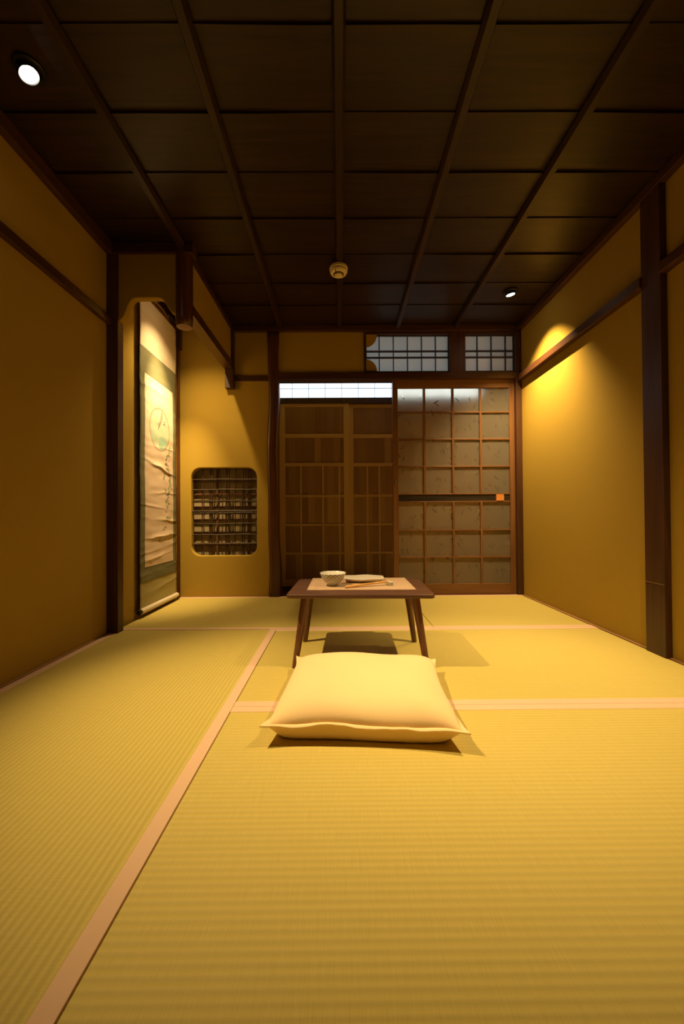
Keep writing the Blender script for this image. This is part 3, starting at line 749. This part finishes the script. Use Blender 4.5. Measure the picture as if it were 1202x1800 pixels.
# ================================================================== low table
TR = -0.035; TC = Vector((0.087, 1.790, 0.0))
tb = empty('low_table', TC, TR); tag(tb, 'small low walnut table with splayed round legs, set with a placemat', 'table')
poly_plate('tabletop', [rrect(-0.305, 0.305, -0.203, 0.203, 0.022)], 0.017, M['walnut'], (0, 0, 0.3015), ((1, 0, 0), (0, 1, 0)), bevel=0.004, parent=tb)
for sx_ in (-1, 1):
    for sy_ in (-1, 1):
        top = Vector((sx_ * 0.232, sy_ * 0.135, 0.294)); ft = Vector((sx_ * 0.274, sy_ * 0.170, 0.0))
        mb = MB(); pts = [ft.lerp(top, u) for u in (0.004, 0.02, 0.5, 0.97, 1)]
        rings = []
        for p, r_ in zip(pts, (0.0115, 0.0125, 0.0155, 0.0185, 0.019)):
            rings.append([(p.x + r_ * math.cos(2 * PI * i / 20), p.y + r_ * math.sin(2 * PI * i / 20), p.z) for i in range(20)])
        leg = mb.loft(rings).build('leg', M['walnut_z'], tb)
        for p in leg.data.polygons: p.use_smooth = len(p.vertices) == 4
TZ = 0.3102

pmt = empty('placemat', (0.092, 1.845, TZ), -0.01); tag(pmt, 'pinkish beige slub woven placemat on the low table', 'placemat')
mb = MB(); V = []
nx, ny = 40, 28
for j in range(ny + 1):
    V.append([mb.bm.verts.new((-0.236 + 0.472 * i / nx, -0.162 + 0.324 * j / ny, 0.0016 + 0.0006 * noise.noise(Vector((i * .3, j * .3, 0))))) for i in range(nx + 1)])
for j in range(ny):
    for i in range(nx): mb.bm.faces.new((V[j][i], V[j][i + 1], V[j + 1][i + 1], V[j + 1][i]))
pm = mb.build('woven_cloth', M['matcloth'], pmt); so = pm.modifiers.new('s', 'SOLIDIFY'); so.thickness = 0.0012; so.offset = -1
hm = MB()
for a in (-0.158, 0.155): hm.box(-0.236, 0.236, a, a + .003, 0.0015, 0.0026)
for a in (-0.232, 0.229): hm.box(a, a + .003, -0.162, 0.162, 0.0015, 0.0026)
hm.build('stitched_hem', M['matcloth'], pmt)
MZ = TZ + 0.0024

bw = empty('rice_bowl', (-0.035, 1.790, MZ)); tag(bw, 'small porcelain bowl with green lattice pattern at left of the placemat', 'bowl')
prof_out = [(0.024, 0.0), (0.025, 0.006), (0.024, 0.008), (0.031, 0.012), (0.042, 0.022), (0.051, 0.036), (0.057, 0.050), (0.0595, 0.0575)]
MB().loft([[(r * math.cos(2 * PI * i / 56), r * math.sin(2 * PI * i / 56), z) for i in range(56)] for r, z in prof_out], cap=False).build('patterned_outside', M['bowl_out'], bw, smooth=True)
prof_in = [(0.0595, 0.0575), (0.0590, 0.0588), (0.0575, 0.0580), (0.055, 0.050), (0.049, 0.036), (0.040, 0.023), (0.028, 0.014), (0.012, 0.011), (0.001, 0.011)]
MB().loft([[(r * math.cos(2 * PI * i / 56), r * math.sin(2 * PI * i / 56), z) for i in range(56)] for r, z in prof_in], cap=False).build('white_inside', M['porcelain'], bw, smooth=True)
MB().lathe([(0.0235, 0.0005), (0.0235, 0.003)], 40).build('foot_ring', M['porcelain'], bw)

# rectangular dish with softly wavy raised rim
ds = empty('rectangular_plate', (0.112, 1.905, MZ), -0.02); tag(ds, 'cream rectangular stoneware plate with a wavy rim behind the chopsticks', 'plate')
def se(a, rx, ry, p=5.0):
    c_, s2 = math.cos(a), math.sin(a)
    k_ = (abs(c_) ** p + abs(s2) ** p) ** (-1 / p)
    return rx * k_ * c_, ry * k_ * s2
rings = []
for rx, ry, z, wv in ((0.070, 0.044, 0.0, 0), (0.072, 0.046, 0.004, 0), (0.080, 0.054, 0.008, 0), (0.097, 0.070, 0.0165, 1), (0.0985, 0.0715, 0.0190, 1), (0.096, 0.069, 0.0200, 1), (0.080, 0.056, 0.0165, .6), (0.055, 0.036, 0.0155, 0), (0.02, 0.012, 0.0152, 0)):
    rings.append([(*se(2 * PI * i / 72, rx, ry), z + wv * 0.0016 * math.sin(2 * PI * i / 72 * 5 + 0.6)) for i in range(72)])
pb = MB().loft(rings).build('plate_body', M['plate'], ds, smooth=True)
MB().loft([[(*se(2 * PI * i / 48, rx, ry), z) for i in range(48)] for rx, ry, z in ((0.058, 0.034, 0.0), (0.062, 0.038, -0.0002), (0.062, 0.038, 0.001))], cap=True).build('unglazed_foot', M['slot'], ds)

cr_ = empty('chopstick_rest', (0.226, 1.800, MZ), 0.15); tag(cr_, 'pale celadon chopstick rest under the chopstick tips', 'chopstick rest')
rings = []
for i in range(15):
    u = i / 14; y = -0.026 + 0.052 * u
    hgt = 0.0125 + 0.006 * (2 * u - 1) ** 2; wd = 0.0085 + 0.002 * (2 * u - 1) ** 2
    rings.append([(-wd, y, 0.0), (-wd * 1.05, y, hgt * 0.6), (-wd * 0.6, y, hgt), (wd * 0.6, y, hgt), (wd * 1.05, y, hgt * 0.6), (wd, y, 0.0)])
MB().loft(rings).build('glazed_block', M['celadon'], cr_, bevel=0.0015)
MB().box(-0.0105, 0.0105, -0.028, -0.020, 0.010, 0.0195).build('white_end', M['porcelain'], cr_, bevel=0.003)
for i, (dy_, lab) in enumerate(((-0.005, 'bamboo chopstick on the placemat, the one nearer the viewer'), (0.006, 'bamboo chopstick on the placemat, the one nearer the plate'))):
    a = Vector((0.020 + 0.004 * i, 1.728 + dy_ * 1.5, MZ + 0.0042)); b = Vector((0.236, 1.797 + dy_ * .8, MZ + 0.0178))
    root = empty('chopstick', a); tag(root, lab, 'chopstick', 'pair of chopsticks')
    d = b - a
    MB().tube([Vector((0, 0, 0)), d * 0.03, d * 0.62], [0.0042, 0.0046, 0.0038], 10).build('grip_end', M['chop'], root, smooth=True)
    MB().tube([d * 0.62, d * 0.95, d], [0.0038, 0.0027, 0.0018], 10).build('tip', M['chop'], root, smooth=True)

# ================================================================== floor cushion
cu_ = empty('floor_cushion', (0.078, 1.318, 0.0), -0.075); tag(cu_, 'square plump yellow floor cushion in front of the low table', 'cushion')
N = 64; HX, HY = 0.262, 0.248; ZS = 0.050
def plan(u, v_):
    ku = 1 - 0.060 * (1 - v_ * v_) * abs(u) ** 3 + 0.035 * (abs(u * v_)) ** 12
    kv = 1 - 0.050 * (1 - u * u) * abs(v_) ** 3 + 0.035 * (abs(u * v_)) ** 12
    return HX * u * ku, HY * v_ * kv
def seam_z(u, v_):
    c_ = abs(u * v_) ** 6
    return ZS + 0.004 * math.sin(u * 5 + v_ * 3) - 0.004 * (1 - c_) * 0 + 0.006 * c_ * (1 if u < 0 else -0.6)
def hgt(u, v_):
    a = max(0.0, 1 - abs(u) ** 6.5) ** 0.58; b = max(0.0, 1 - abs(v_) ** 6.0) ** 0.58
    return a * b
mb = MB(); T = {}; Bt = {}
us = [math.sin(PI / 2 * (-1 + 2 * i / N)) * 0.6 + (-1 + 2 * i / N) * 0.4 for i in range(N + 1)]
for j, v_ in enumerate(us):
    for i, u in enumerate(us):
        x, y = plan(u, v_); h_ = hgt(u, v_); zs = seam_z(u, v_)
        nz = 0.004 * noise.noise(Vector((x * 7, y * 7, 1.0))) * h_
        bl = 0.020 * 4 * h_ * (1 - h_) * (1 - abs(u * v_) ** 5)
        bx, by = math.copysign(abs(u) ** 10, u) * bl, math.copysign(abs(v_) ** 10, v_) * bl * (0.15 if v_ < 0 else 1)
        T[i, j] = mb.bm.verts.new((x + bx, y + by, zs + (0.110 - ZS) * h_ * (1 - 0.05 * (u * u + v_ * v_)) + nz))
        if 0 < i < N and 0 < j < N:
            zb = zs - 0.062 * min(1, h_ * 1.5)
            Bt[i, j] = mb.bm.verts.new((x + bx * 0.5, y + by * 0.5, max(0.0015, zb)))
        else: Bt[i, j] = T[i, j]
for j in range(N):
    for i in range(N):
        mb.bm.faces.new((T[i, j], T[i + 1, j], T[i + 1, j + 1], T[i, j + 1]))
        q = (Bt[i, j], Bt[i, j + 1], Bt[i + 1, j + 1], Bt[i + 1, j])
        mb.bm.faces.new(q)
mb.build('stuffed_cover', M['cushion'], cu_, smooth=True)
# flat stitched flange all round, with little ears at the corners
mb = MB(); rings = []
edge = [(us[i], -1.0) for i in range(N)] + [(1.0, us[i]) for i in range(N)] + [(us[N - i], 1.0) for i in range(N)] + [(-1.0, us[N - i]) for i in range(N)]
for q_, (u, v_) in enumerate(edge):
    x, y = plan(u, v_); z = seam_z(u, v_); c_ = abs(u * v_) ** 8
    nrm = Vector((u if abs(u) > 0.985 else u ** 9, v_ if abs(v_) > 0.985 else v_ ** 9, 0)).normalized()
    wd = 0.011 + 0.006 * c_; wob = 0.003 * math.sin(q_ * 0.35) * (1 - c_) + 0.002 * noise.noise(Vector((x * 30, y * 30, 0)))
    P_ = Vector((x, y, z)); O_ = P_ + nrm * wd + Vector((0, 0, wob + 0.004 * c_)); I_ = P_ - nrm * 0.006
    rings.append([tuple(I_ + Vector((0, 0, 0.0026))), tuple(O_ + Vector((0, 0, 0.0022))), tuple(O_ + nrm * .001), tuple(O_ - Vector((0, 0, 0.0022))), tuple(I_ - Vector((0, 0, 0.0026)))])
mb.loft(rings, closed=True)
tag(mb.build('seam_flange', M['cushion'], cu_, smooth=True), 'stitched flat yellow edge')


# ------------------------------------------------------------------ pieces of parts hang on their part
SUB = {'lens': 'lamp_head', 'roller_knob': 'bottom_roller', 'hanging_cord': 'top_rod', 'latch': 'stile', 'finger_pull': 'middle_panel',
       'muntin': 'window_frame', 'vent_slot': 'cover', 'shutter_bar': 'paper_backing'}
for ob in list(bpy.data.objects):
    k_ = ob.name.split('.')[0]
    if k_ in SUB and ob.parent:
        for sib in ob.parent.children:
            if sib.name.split('.')[0] == SUB[k_]:
                ob.parent = sib
                break
